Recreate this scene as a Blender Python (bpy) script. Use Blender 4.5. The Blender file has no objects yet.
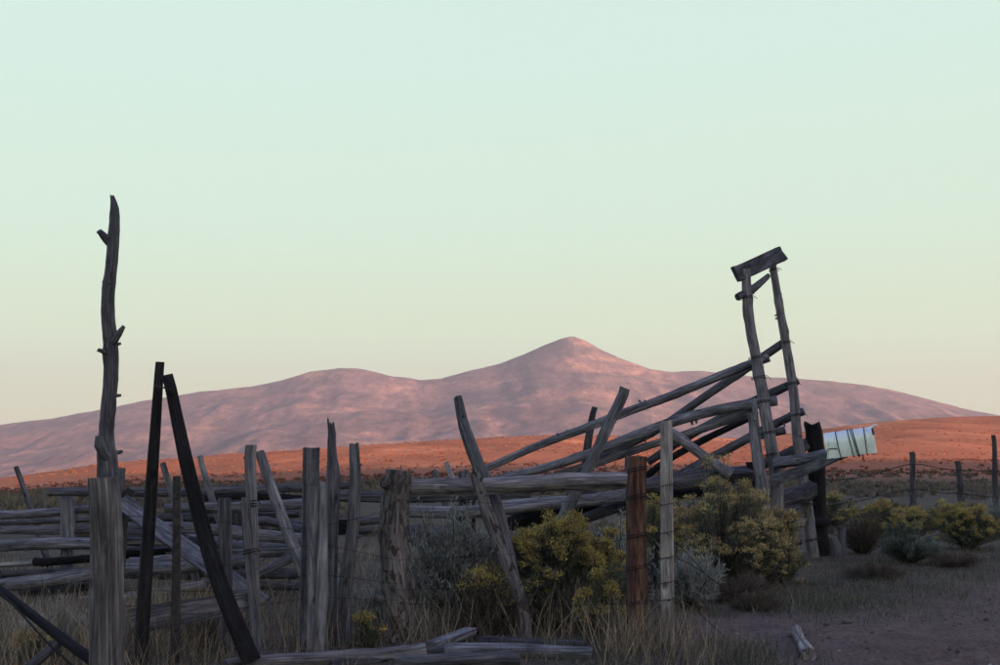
import bpy, math, random
import numpy as np
from mathutils import Vector

R = math.radians
sc = bpy.context.scene
COL = sc.collection

# ------------------------------------------------------------------ camera
F = 1000 * 50 / 36.0            # focal length in photograph pixels
HZ = 455.0                      # eye level row in the photograph
EYE = 1.45
PITCH = math.atan((HZ - 332.5) / F)
cam_d = bpy.data.cameras.new('camera')
cam_d.sensor_width = 36; cam_d.lens = 50; cam_d.clip_start = 0.1; cam_d.clip_end = 40000
cam = bpy.data.objects.new('camera', cam_d); COL.objects.link(cam)
cam.location = (0, 0, EYE); cam.rotation_euler = (R(90) + PITCH, 0, 0)
sc.camera = cam

# ------------------------------------------------------------------ sky and sun
SUN_EL, SUN_AZ = R(5.0), R(35)      # low sun behind the camera, a little to its right
world = bpy.data.worlds.new('World'); sc.world = world; world.use_nodes = True
nt = world.node_tree; nt.nodes.clear()
wo = nt.nodes.new('ShaderNodeOutputWorld'); bg = nt.nodes.new('ShaderNodeBackground')
sky = nt.nodes.new('ShaderNodeTexSky'); sky.sky_type = 'NISHITA'; sky.sun_disc = False
sky.sun_elevation = SUN_EL; sky.sun_rotation = math.pi - SUN_AZ
sky.altitude = 2000; sky.air_density = 1.0; sky.dust_density = 0.6; sky.ozone_density = 1.0
tc = nt.nodes.new('ShaderNodeTexCoord'); sep = nt.nodes.new('ShaderNodeSeparateXYZ')
ramp = nt.nodes.new('ShaderNodeValToRGB'); ramp.color_ramp.interpolation = 'EASE'
stops = [(0.0, (0.62, 0.58, 0.42)), (0.045, (0.65, 0.66, 0.47)), (0.09, (0.67, 0.79, 0.545)), (0.18, (0.67, 0.84, 0.66)),
         (0.30, (0.67, 0.86, 0.74)), (0.52, (0.37, 0.50, 0.76)), (1.0, (0.17, 0.25, 0.74))]
els = ramp.color_ramp.elements
els[0].position = stops[0][0]; els[0].color = stops[0][1] + (1,)
els[1].position = 1.0; els[1].color = stops[-1][1] + (1,)
for p, c in stops[1:-1]:
    e = els.new(p); e.color = c + (1,)
mul = nt.nodes.new('ShaderNodeMix'); mul.data_type = 'RGBA'; mul.blend_type = 'MULTIPLY'; mul.inputs[0].default_value = 1
mul.inputs[7].default_value = (2.15, 2.15, 2.15, 1)
mix = nt.nodes.new('ShaderNodeMix'); mix.data_type = 'RGBA'; mix.inputs[0].default_value = 0.94
nt.links.new(tc.outputs['Generated'], sep.inputs[0]); nt.links.new(sep.outputs['Z'], ramp.inputs[0])
nt.links.new(ramp.outputs[0], mul.inputs[6]); nt.links.new(sky.outputs[0], mix.inputs[6]); nt.links.new(mul.outputs[2], mix.inputs[7])
nt.links.new(mix.outputs[2], bg.inputs[0]); bg.inputs[1].default_value = 0.12
nt.links.new(bg.outputs[0], wo.inputs[0])

sun_d = bpy.data.lights.new('sun', 'SUN'); sun_d.energy = 5.0; sun_d.angle = R(0.5); sun_d.color = (1.0, 0.60, 0.36)
sun = bpy.data.objects.new('sun', sun_d); COL.objects.link(sun)
sd = Vector((-math.sin(SUN_AZ) * math.cos(SUN_EL), math.cos(SUN_AZ) * math.cos(SUN_EL), -math.sin(SUN_EL)))
sun.rotation_euler = sd.to_track_quat('-Z', 'Y').to_euler(); sun.location = (40, -100, 60)

vs = sc.view_settings
vs.view_transform = 'Standard'; vs.look = 'None'; vs.gamma = 1; vs.exposure = 2.0
try: vs.use_curve_mapping = False
except Exception: pass
cy = sc.cycles
cy.use_denoising = True; cy.max_bounces = 5; cy.diffuse_bounces = 3; cy.volume_bounces = 1; cy.transparent_max_bounces = 8
cy.use_fast_gi = False

# ------------------------------------------------------------------ helpers
RIGHT = Vector((1, 0, 0)); FWD = Vector((0, math.cos(PITCH), math.sin(PITCH))); UP = Vector((0, -math.sin(PITCH), math.cos(PITCH)))
def P(px, py, d):
    ray = FWD * F + RIGHT * (px - 500) + UP * (332.5 - py)
    return Vector((0, 0, EYE)) + ray * (d / ray.y)

def _h(ix, iy, seed):
    n = (ix.astype(np.int64) * 374761393 + iy.astype(np.int64) * 668265263 + seed * 1274126177) & 0x7fffffff
    n = ((n ^ (n >> 13)) * 1274126177) & 0x7fffffff
    n = n ^ (n >> 16)
    return (n & 0xffff) / 65535.0
def vn(x, y, seed=0):
    x = np.asarray(x, float); y = np.asarray(y, float)
    ix = np.floor(x); iy = np.floor(y); fx = x - ix; fy = y - iy
    fx = fx * fx * fx * (fx * (fx * 6 - 15) + 10); fy = fy * fy * fy * (fy * (fy * 6 - 15) + 10)
    a = _h(ix, iy, seed); b = _h(ix + 1, iy, seed); c = _h(ix, iy + 1, seed); d = _h(ix + 1, iy + 1, seed)
    return (a + (b - a) * fx) * (1 - fy) + (c + (d - c) * fx) * fy
def fbm(x, y, o=4, seed=0):
    s = 0; a = 0.5
    for i in range(o):
        s = s + a * (vn(x, y, seed + i * 17) - 0.5); x = np.asarray(x) * 2.03 + 5.1; y = np.asarray(y) * 2.03 + 1.7; a *= 0.5
    return s
def sm(a, b, x):
    t = np.clip((np.asarray(x, float) - a) / (b - a), 0, 1); return t * t * (3 - 2 * t)

CREST = np.array([(-400, 500), (-200, 490), (0, 478), (50, 472), (100, 464), (150, 460), (200, 457), (300, 450), (400, 443), (500, 437), (560, 435),
                  (650, 437), (740, 438), (800, 432), (850, 425), (900, 420), (950, 417), (1000, 416), (1150, 412), (1400, 420)], float)
ROADX = [0.3, 0.9, 1.94, 2.9, 4.2, 6.3, 9, 14]; ROADY = [7.0, 9.6, 13.2, 12.7, 14.2, 17.2, 21, 30]
def road(x, y):
    edge = np.interp(x, ROADX, ROADY) + 1.1 * fbm(np.asarray(x) * 1.3, np.asarray(y) * 1.3, 4, 61)
    return sm(-0.5, 0.7, edge - y) * sm(0.2, 1.2, x)
def terrain(x, y):
    x = np.asarray(x, float); y = np.asarray(y, float)
    z = 0.16 * fbm(x * 0.35, y * 0.35, 3, 3) + 0.05 * fbm(x * 2.2, y * 2.2, 3, 9)
    r = road(x, y) * (y > -60)
    z = z - 0.05 * r + 0.028 * fbm(x * 7, y * 7, 3, 21) * (0.5 + r)
    # tyre ruts of the dirt track
    t = ((x - 2.35) * 1.6 - (y - 9.6) * 1.68) / 2.32
    for off in (0.0, 1.45):
        z = z - 0.10 * np.exp(-((t - off) / 0.16) ** 2) * r + 0.07 * np.exp(-((t - off - 0.3) / 0.14) ** 2) * r
    # plain, then the long hill; beyond its crest the land falls away
    px = 500 + F * x / np.maximum(y, 5.0)
    d0 = np.interp(px, [0, 300, 700, 1000], [44, 60, 100, 125]); dc = np.interp(px, [0, 300, 700, 1000], [340, 430, 560, 680])
    yc = np.interp(px, CREST[:, 0], CREST[:, 1]); y0 = HZ + EYE * F / d0
    tt = np.clip((y - d0) / (dc - d0), 0, 1)
    yp = y0 + (yc - y0) * (1 - (1 - tt) ** 1.5)
    zh = EYE + y * (HZ - yp) / F
    w = sm(0.0, 0.25, tt)
    zh = zh + w * (1 - 0.85 * sm(0.75, 1, tt)) * (3.2 * fbm(x / 55, y / 80, 4, 33) + 0.5 * fbm(x / 9, y / 9, 3, 35)) * np.clip(y / 300, 0.2, 1)
    zb = EYE + dc * (HZ - yc) / F
    zh = np.where(y > dc, zb - (y - dc) * 0.06 - 0.3 * sm(0, 60, y - dc), zh)
    zh = np.maximum(zh, -150)
    far = (y > d0)
    z = np.where(far, zh + 0.3 * z, z)
    # the ridge behind the photographer whose evening shadow covers the foreground
    hr = np.interp(x, [-1500, 400, 447, 527, 900, 2000], [64, 80.5, 80.5, 82, 86, 88]) + 3.0 * fbm(x / 60, y / 60, 3, 44)
    z = z + hr * sm(-150, -600, y) * (1 - 0.4 * sm(-700, -1400, y))
    return z
def gz(x, y): return float(terrain(np.array([x]), np.array([y]))[0])
def G(px, d, dz=0.0):
    x = (px - 500) / F * d
    for _ in range(4):
        z = gz(x, d); k = ((d * FWD.y) + (z - EYE) * FWD.z); x = (px - 500) / F * k
    return Vector((x, d, gz(x, d) + dz))

# ---- materials
def mat_base(name, rough=0.9, spec=0.25):
    m = bpy.data.materials.new(name); m.use_nodes = True
    t = m.node_tree; b = t.nodes['Principled BSDF']
    b.inputs['Roughness'].default_value = rough; b.inputs['Specular IOR Level'].default_value = spec
    return m, t, b
def nd(t, kind, **kw):
    n = t.nodes.new(kind)
    for k, v in kw.items(): setattr(n, k, v)
    return n
def mapping(t, src, scale):
    mp = nd(t, 'ShaderNodeMapping'); mp.inputs['Scale'].default_value = scale; t.links.new(src, mp.inputs[0]); return mp.outputs[0]
def noise(t, vec, scale, detail=4, rough=0.6, dist=0):
    n = nd(t, 'ShaderNodeTexNoise'); n.inputs['Scale'].default_value = scale; n.inputs['Detail'].default_value = detail
    n.inputs['Roughness'].default_value = rough; n.inputs['Distortion'].default_value = dist
    if vec is not None: t.links.new(vec, n.inputs['Vector'])
    return n.outputs['Fac']
def cramp(t, fac, stops):
    r = nd(t, 'ShaderNodeValToRGB'); e = r.color_ramp.elements
    e[0].position = stops[0][0]; e[0].color = tuple(stops[0][1]) + (1,)
    e[1].position = stops[-1][0]; e[1].color = tuple(stops[-1][1]) + (1,)
    for p, c in stops[1:-1]:
        q = e.new(p); q.color = tuple(c) + (1,)
    t.links.new(fac, r.inputs[0]); return r.outputs[0]
def mixc(t, fac, a, b, blend='MIX'):
    n = nd(t, 'ShaderNodeMix', data_type='RGBA', blend_type=blend)
    for s, v in ((n.inputs[0], fac), (n.inputs[6], a), (n.inputs[7], b)):
        if hasattr(v, 'links'): t.links.new(v, s)
        elif isinstance(v, (int, float)): s.default_value = v
        else: s.default_value = tuple(v) + (1,)
    return n.outputs[2]
def nd_scale(t, v, k):
    n = nd(t, 'ShaderNodeMath', operation='MULTIPLY'); t.links.new(v, n.inputs[0]); n.inputs[1].default_value = k; return n.outputs[0]
def bump(t, b, h, strength, dist):
    n = nd(t, 'ShaderNodeBump'); n.inputs['Strength'].default_value = strength; n.inputs['Distance'].default_value = dist
    t.links.new(h, n.inputs['Height']); t.links.new(n.outputs[0], b.inputs['Normal'])

def wood(name, dark, mid, light, crack=0.52, bark=None):
    m, t, b = mat_base(name, 0.88, 0.2)
    uv = nd(t, 'ShaderNodeTexCoord').outputs['UV']
    info = nd(t, 'ShaderNodeObjectInfo')
    add = nd(t, 'ShaderNodeVectorMath', operation='ADD'); t.links.new(uv, add.inputs[0])
    sc3 = nd(t, 'ShaderNodeVectorMath', operation='SCALE'); sc3.inputs[0].default_value = (37, 91, 13); t.links.new(info.outputs['Random'], sc3.inputs['Scale'])
    t.links.new(sc3.outputs[0], add.inputs[1]); v = add.outputs[0]
    g1 = noise(t, mapping(t, v, (95, 5, 1)), 1, 5, 0.65, 0.4)
    g2 = noise(t, mapping(t, v, (9, 2.2, 1)), 1, 4, 0.6, 0.6)
    ck = noise(t, mapping(t, v, (34, 1.1, 1)), 1, 3, 0.55, 0.9)
    c = cramp(t, g1, [(0.25, dark), (0.52, mid), (0.78, light)])
    c2 = cramp(t, g2, [(0.3, (0.42, 0.41, 0.42)), (0.5, (0.95, 0.95, 0.95)), (0.72, (1.45, 1.42, 1.38))])
    c = mixc(t, 1.0, c, c2, 'MULTIPLY')
    cl = cramp(t, ck, [(0.40, (1, 1, 1)), (0.47, (0, 0, 0)), (0.5, (0, 0, 0)), (0.56, (1, 1, 1))])
    dk = mixc(t, 1.0, c, (0.35, 0.33, 0.33), 'MULTIPLY')
    inv = nd(t, 'ShaderNodeMath', operation='MULTIPLY_ADD'); t.links.new(cl, inv.inputs[0]); inv.inputs[1].default_value = -crack; inv.inputs[2].default_value = crack
    c = mixc(t, inv.outputs[0], c, dk)
    vo = nd(t, 'ShaderNodeTexVoronoi'); vo.inputs['Scale'].default_value = 1; t.links.new(mapping(t, v, (9, 3.2, 1)), vo.inputs['Vector'])
    c = mixc(t, cramp(t, vo.outputs['Distance'], [(0.07, (0.8, 0.8, 0.8)), (0.15, (0, 0, 0))]), c, [q * 0.45 for q in dark])
    if bark:
        bk = noise(t, mapping(t, v, (14, 7, 1)), 1, 4, 0.6, 1.2)
        c = mixc(t, cramp(t, bk, [(0.50, (0, 0, 0)), (0.56, (1, 1, 1))]), c, bark)
    hv = nd(t, 'ShaderNodeMath', operation='MULTIPLY_ADD'); t.links.new(info.outputs['Random'], hv.inputs[0]); hv.inputs[1].default_value = 0.5; hv.inputs[2].default_value = 0.75
    c = mixc(t, 1.0, c, hv.outputs[0], 'MULTIPLY')
    t.links.new(c, b.inputs['Base Color'])
    hh = mixc(t, 0.55, g1, cl)
    bump(t, b, hh, 0.9, 0.016)
    return m
M = {}
M['wood'] = wood('weathered_wood', (0.07, 0.07, 0.079), (0.215, 0.212, 0.233), (0.36, 0.353, 0.378))
M['pale'] = wood('pale_weathered_wood', (0.11, 0.107, 0.115), (0.27, 0.263, 0.28), (0.42, 0.41, 0.42))  # pale timber; also puts sky-lit lightness into gallows posts and top chute rail
M['dark'] = wood('dark_tarred_wood', (0.010, 0.010, 0.012), (0.022, 0.021, 0.024), (0.04, 0.038, 0.04), 0.3)
M['dull'] = wood('dark_weathered_wood', (0.042, 0.042, 0.048), (0.122, 0.12, 0.132), (0.22, 0.214, 0.228))
M['red'] = wood('reddish_treated_wood', (0.05, 0.026, 0.021), (0.155, 0.08, 0.06), (0.27, 0.15, 0.105), 0.7)
M['tan'] = wood('tan_split_wood', (0.11, 0.102, 0.10), (0.27, 0.252, 0.248), (0.43, 0.40, 0.38))
M['brown'] = wood('brownish_sawn_wood', (0.075, 0.069, 0.07), (0.19, 0.175, 0.175), (0.30, 0.275, 0.265))
M['split'] = wood('pale_split_wood', (0.17, 0.157, 0.15), (0.42, 0.388, 0.365), (0.60, 0.54, 0.48))
M['bark'] = wood('barky_wood', (0.08, 0.07, 0.068), (0.21, 0.19, 0.18), (0.38, 0.335, 0.30), 0.5, bark=(0.06, 0.048, 0.045))

m, t, b = mat_base('rusty_wire', 0.7, 0.3); b.inputs['Metallic'].default_value = 0.5
b.inputs['Base Color'].default_value = (0.03, 0.024, 0.022, 1); M['wire'] = m
m, t, b = mat_base('rusty_steel', 0.7, 0.3); b.inputs['Metallic'].default_value = 0.3
oc = nd(t, 'ShaderNodeTexCoord').outputs['Object']
t.links.new(cramp(t, noise(t, oc, 30), [(0.3, (0.03, 0.028, 0.03)), (0.7, (0.09, 0.075, 0.07))]), b.inputs['Base Color']); M['steel'] = m

m, t, b = mat_base('painted_mailbox_metal', 0.5, 0.5); b.inputs['Metallic'].default_value = 0.4
oc = nd(t, 'ShaderNodeTexCoord').outputs['Object']
n1 = noise(t, oc, 9, 5); n2 = noise(t, mapping(t, oc, (14, 14, 3)), 2, 4)
c = cramp(t, n1, [(0.3, (0.76, 0.85, 0.76)), (0.6, (0.86, 0.94, 0.85))])
c = mixc(t, cramp(t, n2, [(0.58, (0, 0, 0)), (0.70, (0.7, 0.7, 0.7))]), c, (0.42, 0.36, 0.30))
t.links.new(c, b.inputs['Base Color']); bump(t, b, n1, 0.25, 0.01); M['mailbox'] = m

def leafmat(name, stops, rough=0.75, trans=0.25):
    m, t, b = mat_base(name, rough, 0.2)
    at = nd(t, 'ShaderNodeAttribute', attribute_name='var')
    c = cramp(t, at.outputs['Fac'], stops)
    t.links.new(c, b.inputs['Base Color'])
    tr = nd(t, 'ShaderNodeBsdfTranslucent'); t.links.new(c, tr.inputs[0])
    ms = nd(t, 'ShaderNodeMixShader'); ms.inputs[0].default_value = trans
    t.links.new(b.outputs[0], ms.inputs[1]); t.links.new(tr.outputs[0], ms.inputs[2])
    t.links.new(ms.outputs[0], t.nodes['Material Output'].inputs['Surface'])
    return m
M['rabbit_leaf'] = leafmat('rabbitbrush_leaf', [(0, (0.07, 0.077, 0.058)), (0.5, (0.135, 0.145, 0.10)), (1, (0.22, 0.22, 0.145))])
M['rabbit_flower'] = leafmat('rabbitbrush_flower', [(0, (0.20, 0.145, 0.07)), (0.4, (0.38, 0.29, 0.095)), (1, (0.58, 0.47, 0.12))])
M['tan_flower'] = leafmat('faded_rabbitbrush_flower', [(0, (0.22, 0.155, 0.09)), (0.5, (0.42, 0.32, 0.145)), (1, (0.60, 0.50, 0.19))])
M['sage_leaf'] = leafmat('sagebrush_leaf', [(0, (0.14, 0.15, 0.135)), (0.5, (0.27, 0.28, 0.25)), (1, (0.42, 0.42, 0.37))])
M['teal_leaf'] = leafmat('grey_green_leaf', [(0, (0.08, 0.10, 0.09)), (0.5, (0.15, 0.18, 0.155)), (1, (0.23, 0.26, 0.21))])
M['dry_leaf'] = leafmat('dry_shrub_leaf', [(0, (0.05, 0.04, 0.035)), (0.5, (0.11, 0.085, 0.065)), (1, (0.19, 0.15, 0.10))])
M['stem'] = leafmat('shrub_stem', [(0, (0.035, 0.03, 0.026)), (0.5, (0.07, 0.058, 0.048)), (1, (0.13, 0.11, 0.09))], trans=0.0)
M['straw'] = leafmat('dry_grass', [(0, (0.07, 0.055, 0.042)), (0.55, (0.22, 0.175, 0.125)), (1, (0.48, 0.38, 0.25))])
M['grass'] = leafmat('green_grass', [(0, (0.03, 0.04, 0.025)), (0.55, (0.07, 0.085, 0.05)), (1, (0.16, 0.14, 0.08))])
M['verge'] = leafmat('verge_grass', [(0, (0.05, 0.055, 0.045)), (0.55, (0.10, 0.105, 0.08)), (0.85, (0.16, 0.15, 0.11)), (1, (0.30, 0.25, 0.17))])
M['field'] = leafmat('field_shrub', [(0, (0.11, 0.045, 0.03)), (0.35, (0.19, 0.07, 0.045)), (0.5, (0.20, 0.09, 0.058)), (0.58, (0.10, 0.085, 0.075)), (0.85, (0.15, 0.125, 0.10)), (1, (0.20, 0.17, 0.09))])

# ---- mesh helpers
def wloc(o): return o.location if o.parent is None else o.location + wloc(o.parent)
def link(name, me, parent=None, loc=(0, 0, 0)):
    o = bpy.data.objects.new(name, me); COL.objects.link(o); o.location = loc
    if parent is not None:
        o.parent = parent; o.location = Vector(loc) - wloc(parent)
    return o
def tag(o, label, cat, group=None):
    o['label'] = label; o['category'] = cat
    if group: o['group'] = group
    return o
def thing(name, label, cat, loc, group=None):
    o = bpy.data.objects.new(name, None); COL.objects.link(o); o.location = loc; o.empty_display_size = 0.2
    return tag(o, label, cat, group)
def np_mesh(name, V, T, mat, var=None):
    me = bpy.data.meshes.new(name); V = np.asarray(V, np.float32); T = np.asarray(T, np.int32); k = T.shape[1]
    me.vertices.add(len(V)); me.vertices.foreach_set('co', V.ravel())
    me.loops.add(T.size); me.loops.foreach_set('vertex_index', T.ravel())
    me.polygons.add(len(T)); me.polygons.foreach_set('loop_start', np.arange(len(T), dtype=np.int32) * k)
    me.update(calc_edges=True)
    if var is not None:
        a = me.attributes.new('var', 'FLOAT', 'POINT'); a.data.foreach_set('value', np.asarray(var, np.float32))
    me.materials.append(mat); return me

def spline(pts, n):
    pts = [Vector(p) for p in pts]
    if len(pts) == 2: return [pts[0].lerp(pts[1], i / n) for i in range(n + 1)]
    L = [0]
    for a, b_ in zip(pts, pts[1:]): L.append(L[-1] + (b_ - a).length)
    out = []
    for i in range(n + 1):
        s = L[-1] * i / n; k = 0
        while k < len(pts) - 2 and L[k + 1] < s: k += 1
        u = (s - L[k]) / max(1e-6, L[k + 1] - L[k])
        p1, p2 = pts[k], pts[k + 1]; p0 = pts[k - 1] if k > 0 else p1 * 2 - p2; p3 = pts[k + 2] if k + 2 < len(pts) else p2 * 2 - p1
        out.append(0.5 * ((2 * p1) + (p2 - p0) * u + (2 * p0 - 5 * p1 + 4 * p2 - p3) * u * u + (3 * p1 - p0 - 3 * p2 + p3) * u ** 3))
    return out

def sweep(pts, rad, seed=0, sides=14, kind='round', aspect=1.0, hint=None, rough=0.072, wobble=0.028, rag=(0, 0), knots=3, step=0.09, point=None):
    """one continuous log, post or board along a path; rad = list of half-widths in metres; returns verts, faces, uvs"""
    rng = random.Random(seed)
    total = sum((Vector(b_) - Vector(a)).length for a, b_ in zip(pts, pts[1:]))
    n = int(min(60, max(6, total / step)))
    path = spline(pts, n)
    seg = [0.0]
    for a, b_ in zip(pts, pts[1:]): seg.append(seg[-1] + (Vector(b_) - Vector(a)).length / total)
    pos_ = seg if len(seg) == len(rad) else np.linspace(0, 1, len(rad))
    rs = [float(np.interp(i / n, pos_, rad)) for i in range(n + 1)]
    rm = max(rs)
    if kind == 'round':
        ring = [(math.cos(2 * math.pi * k / sides), math.sin(2 * math.pi * k / sides)) for k in range(sides)]
    else:
        c = 0.90; e = 1.0
        ring = [(e, -c), (e, -0.35), (e, 0.35), (e, c), (c, e), (0.35, e), (-0.35, e), (-c, e), (-e, c), (-e, 0.35), (-e, -0.35), (-e, -c), (-c, -e), (-0.35, -e), (0.35, -e), (c, -e)]
        sides = 16
    flute = [rng.gauss(0, rough) for _ in range(sides)]
    kn = [(rng.uniform(0.05, 0.95) * n, rng.randrange(sides), rng.uniform(0.10, 0.26)) for _ in range(knots)]
    V, Fc, UVv = [], [], []
    T0 = (path[1] - path[0]).normalized()
    h = Vector(hint) if hint is not None else (Vector((0, -1, 0.1)) if abs(T0.y) < 0.9 else Vector((1, 0, 0)))
    ph = [rng.uniform(0, 6.28) for _ in range(4)]
    dist = 0
    for i, p in enumerate(path):
        T = (path[min(i + 1, n)] - path[max(i - 1, 0)]).normalized()
        A = T.cross(h).normalized(); B = A.cross(T).normalized()     # A: broad axis across the view, B: towards the hint
        if i: dist += (p - path[i - 1]).length
        off = A * (wobble * rm * 6 * (math.sin(dist * 1.7 + ph[0]) + 0.5 * math.sin(dist * 4.3 + ph[1]))) + B * (wobble * rm * 4 * math.sin(dist * 2.1 + ph[2])) if 0 < i < n else Vector((0, 0, 0))
        if kind != 'round': off = off * 0.35
        tw = 0.25 * math.sin(dist * 0.9 + ph[3]) if kind == 'round' else 0
        ca, sa = math.cos(tw), math.sin(tw)
        for k, (a, c) in enumerate(ring):
            rr = 1 + flute[k] * (0.7 + 0.3 * math.sin(dist * 3 + k)) + rng.gauss(0, rough * 0.35)
            for (ki, kk, ka) in kn:
                dk = min((k - kk) % sides, (kk - k) % sides)
                rr += ka * math.exp(-((i - ki) / 0.9) ** 2 - (dk / 1.3) ** 2)
            if kind != 'round': rr = 1 + (rr - 1) * 0.3
            a2, c2 = a * ca - c * sa, a * sa + c * ca
            q = p + off + A * (a2 * rs[i] * rr) + B * (c2 * rs[i] * aspect * rr)
            if i == 0 and rag[0]: q = q - T * (rag[0] * (rng.random() ** 1.5))
            if i == n and rag[1]: q = q + T * (rag[1] * (rng.random() ** 1.5))
            V.append(q); UVv.append((k / sides * 6.28 * rm * (0.5 + 0.5 * aspect), dist))
    for i in range(n):
        for k in range(sides):
            k2 = (k + 1) % sides
            Fc.append((i * sides + k, i * sides + k2, (i + 1) * sides + k2, (i + 1) * sides + k))
    c0 = len(V); V.append(path[0] - T0 * (0.02 * rm)); UVv.append((0, 0))
    Tn = (path[n] - path[n - 1]).normalized(); c1 = len(V); V.append(path[n] + Tn * (0.02 * rm)); UVv.append((0, dist))
    for k in range(sides):
        k2 = (k + 1) % sides
        Fc.append((c0, k2, k)); Fc.append((c1, n * sides + k, n * sides + k2))
    return V, Fc, UVv
def mesh_from(name, V, Fc, UVv, mat, origin, smooth=True):
    me = bpy.data.meshes.new(name)
    me.from_pydata([tuple(v - origin) for v in V], [], Fc)
    uvl = me.uv_layers.new(name='UVMap'); li = np.zeros(len(me.loops), np.int32); me.loops.foreach_get('vertex_index', li)
    uvl.data.foreach_set('uv', np.asarray(UVv, np.float32)[li].ravel())
    if smooth:
        me.polygons.foreach_set('use_smooth', [len(f) == 4 for f in Fc])
        me.set_sharp_from_angle(angle=R(50))
    me.materials.append(mat); me.update(); return me

SEED = [100]
def path3(spec):
    out = []
    for (px, py, d) in spec:
        out.append(G(px, d, -0.22) if py is None else P(px, py, d))
    return out
def stick(name, spec, w, mat='wood', parent=None, stubs=(), **kw):
    """a log, post or board; spec = [(column, row or None for the ground, metres away)], w = widths in photograph pixels"""
    SEED[0] += 1
    pts = path3(spec)
    ds = [p.y for p in pts]; w = list(w) if isinstance(w, (list, tuple)) else [w, w]
    dd = np.interp(np.linspace(0, 1, len(w)), np.linspace(0, 1, len(ds)), ds)
    rad = [0.5 * a * b_ / F for a, b_ in zip(w, dd)]
    V, Fc, UVv = sweep(pts, rad, seed=SEED[0], **kw)
    if kw.get('kind', 'round') == 'round' and mat != 'dark':
        rn = random.Random(SEED[0] * 7); tot = sum((b_ - a).length for a, b_ in zip(pts, pts[1:]))
        for _ in range(min(6, int(tot * 1.1 + rn.random()))):
            u = rn.uniform(0.06, 0.94); k = min(int(u * (len(pts) - 1)), len(pts) - 2); c = pts[k].lerp(pts[k + 1], u * (len(pts) - 1) - k)
            r_ = float(np.interp(u, np.linspace(0, 1, len(rad)), rad)); Tn = (pts[k + 1] - pts[k]).normalized()
            dv = Tn.cross(Vector((rn.gauss(0, 1), rn.gauss(0, 1), rn.gauss(0, 1)))).normalized() + Tn * rn.uniform(-0.5, 0.5)
            V2, F2, U2 = sweep([c + dv * r_ * 0.5, c + dv * r_ * rn.uniform(1.15, 1.7)], [r_ * 0.32, r_ * rn.uniform(0.12, 0.22)], seed=SEED[0] + 900, sides=6, knots=0, step=0.2)
            o0 = len(V); V += V2; Fc += [tuple(i + o0 for i in f) for f in F2]; UVv += U2
    for (spec2, w2) in stubs:
        q = path3(spec2); r2 = [0.5 * a * q[0].y / F for a in w2]
        V2, F2, U2 = sweep(q, r2, seed=SEED[0] + 5000, sides=8, knots=1, step=0.05)
        o0 = len(V); V += V2; Fc += [tuple(i + o0 for i in f) for f in F2]; UVv += U2
    lows = min(V, key=lambda v: v.z); org = pts[0] if pts[0].z < pts[-1].z else pts[-1]
    me = mesh_from(name, V, Fc, UVv, M[mat], org)
    return link(name, me, parent, org)
def wire_mesh(paths, r=0.0035, sides=5, barbs=False, seed=1):
    rng = random.Random(seed); V, Fc = [], []
    def tube(pp, r):
        base = len(V)
        for i, p in enumerate(pp):
            T = (pp[min(i + 1, len(pp) - 1)] - pp[max(i - 1, 0)]).normalized()
            A = T.cross(Vector((0.13, -0.9, 0.3))).normalized(); B = A.cross(T)
            for k in range(sides):
                a = 2 * math.pi * k / sides; V.append(p + A * (r * math.cos(a)) + B * (r * math.sin(a)))
        for i in range(len(pp) - 1):
            for k in range(sides):
                k2 = (k + 1) % sides; Fc.append((base + i * sides + k, base + i * sides + k2, base + (i + 1) * sides + k2, base + (i + 1) * sides + k))
    for pp in paths:
        tube(pp, r)
        if barbs:
            for a, b_ in zip(pp, pp[1:]):
                L = (b_ - a).length; m_ = int(L / 0.13)
                for j in range(m_):
                    c = a.lerp(b_, (j + 0.5) / max(1, m_))
                    for _ in range(2):
                        v = Vector((rng.gauss(0, 1), rng.gauss(0, 1), rng.gauss(0, 1))).normalized() * 0.018
                        tube([c - v, c + v], r * 0.6)
    return V, Fc
def wire(name, paths, parent=None, r=0.0035, barbs=False, smooth=8):
    pp = [spline(p, smooth * (len(p) - 1)) if len(p) > 2 else [Vector(p[0]), Vector(p[0]).lerp(Vector(p[1]), .5), Vector(p[1])] for p in paths]
    V, Fc = wire_mesh(pp, r, barbs=barbs, seed=SEED[0]); SEED[0] += 1
    org = pp[0][0].copy(); me = bpy.data.meshes.new(name); me.from_pydata([tuple(v - org) for v in V], [], Fc); me.materials.append(M['wire'])
    return link(name, me, parent, org)
def ring(name, px, py, d, w, parent, tilt=0.15, r=0.0045, turns=2):
    """loops of wire tied round a post"""
    c = P(px, py, d); rr = 0.5 * w * d / F * 1.1; pts = []
    n = 10 * turns
    for i in range(n + 1):
        a = 2 * math.pi * i / 10
        pts.append(c + Vector((rr * math.cos(a), rr * math.sin(a), tilt * rr * math.cos(a + 0.5) + 0.010 * (i / n - 0.5) * turns * 2)))
    pts.append(pts[-1] + Vector((rr * 0.5, -rr * 0.3, -rr * 0.5)))
    return wire(name, [pts], parent, r, smooth=1)

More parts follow.
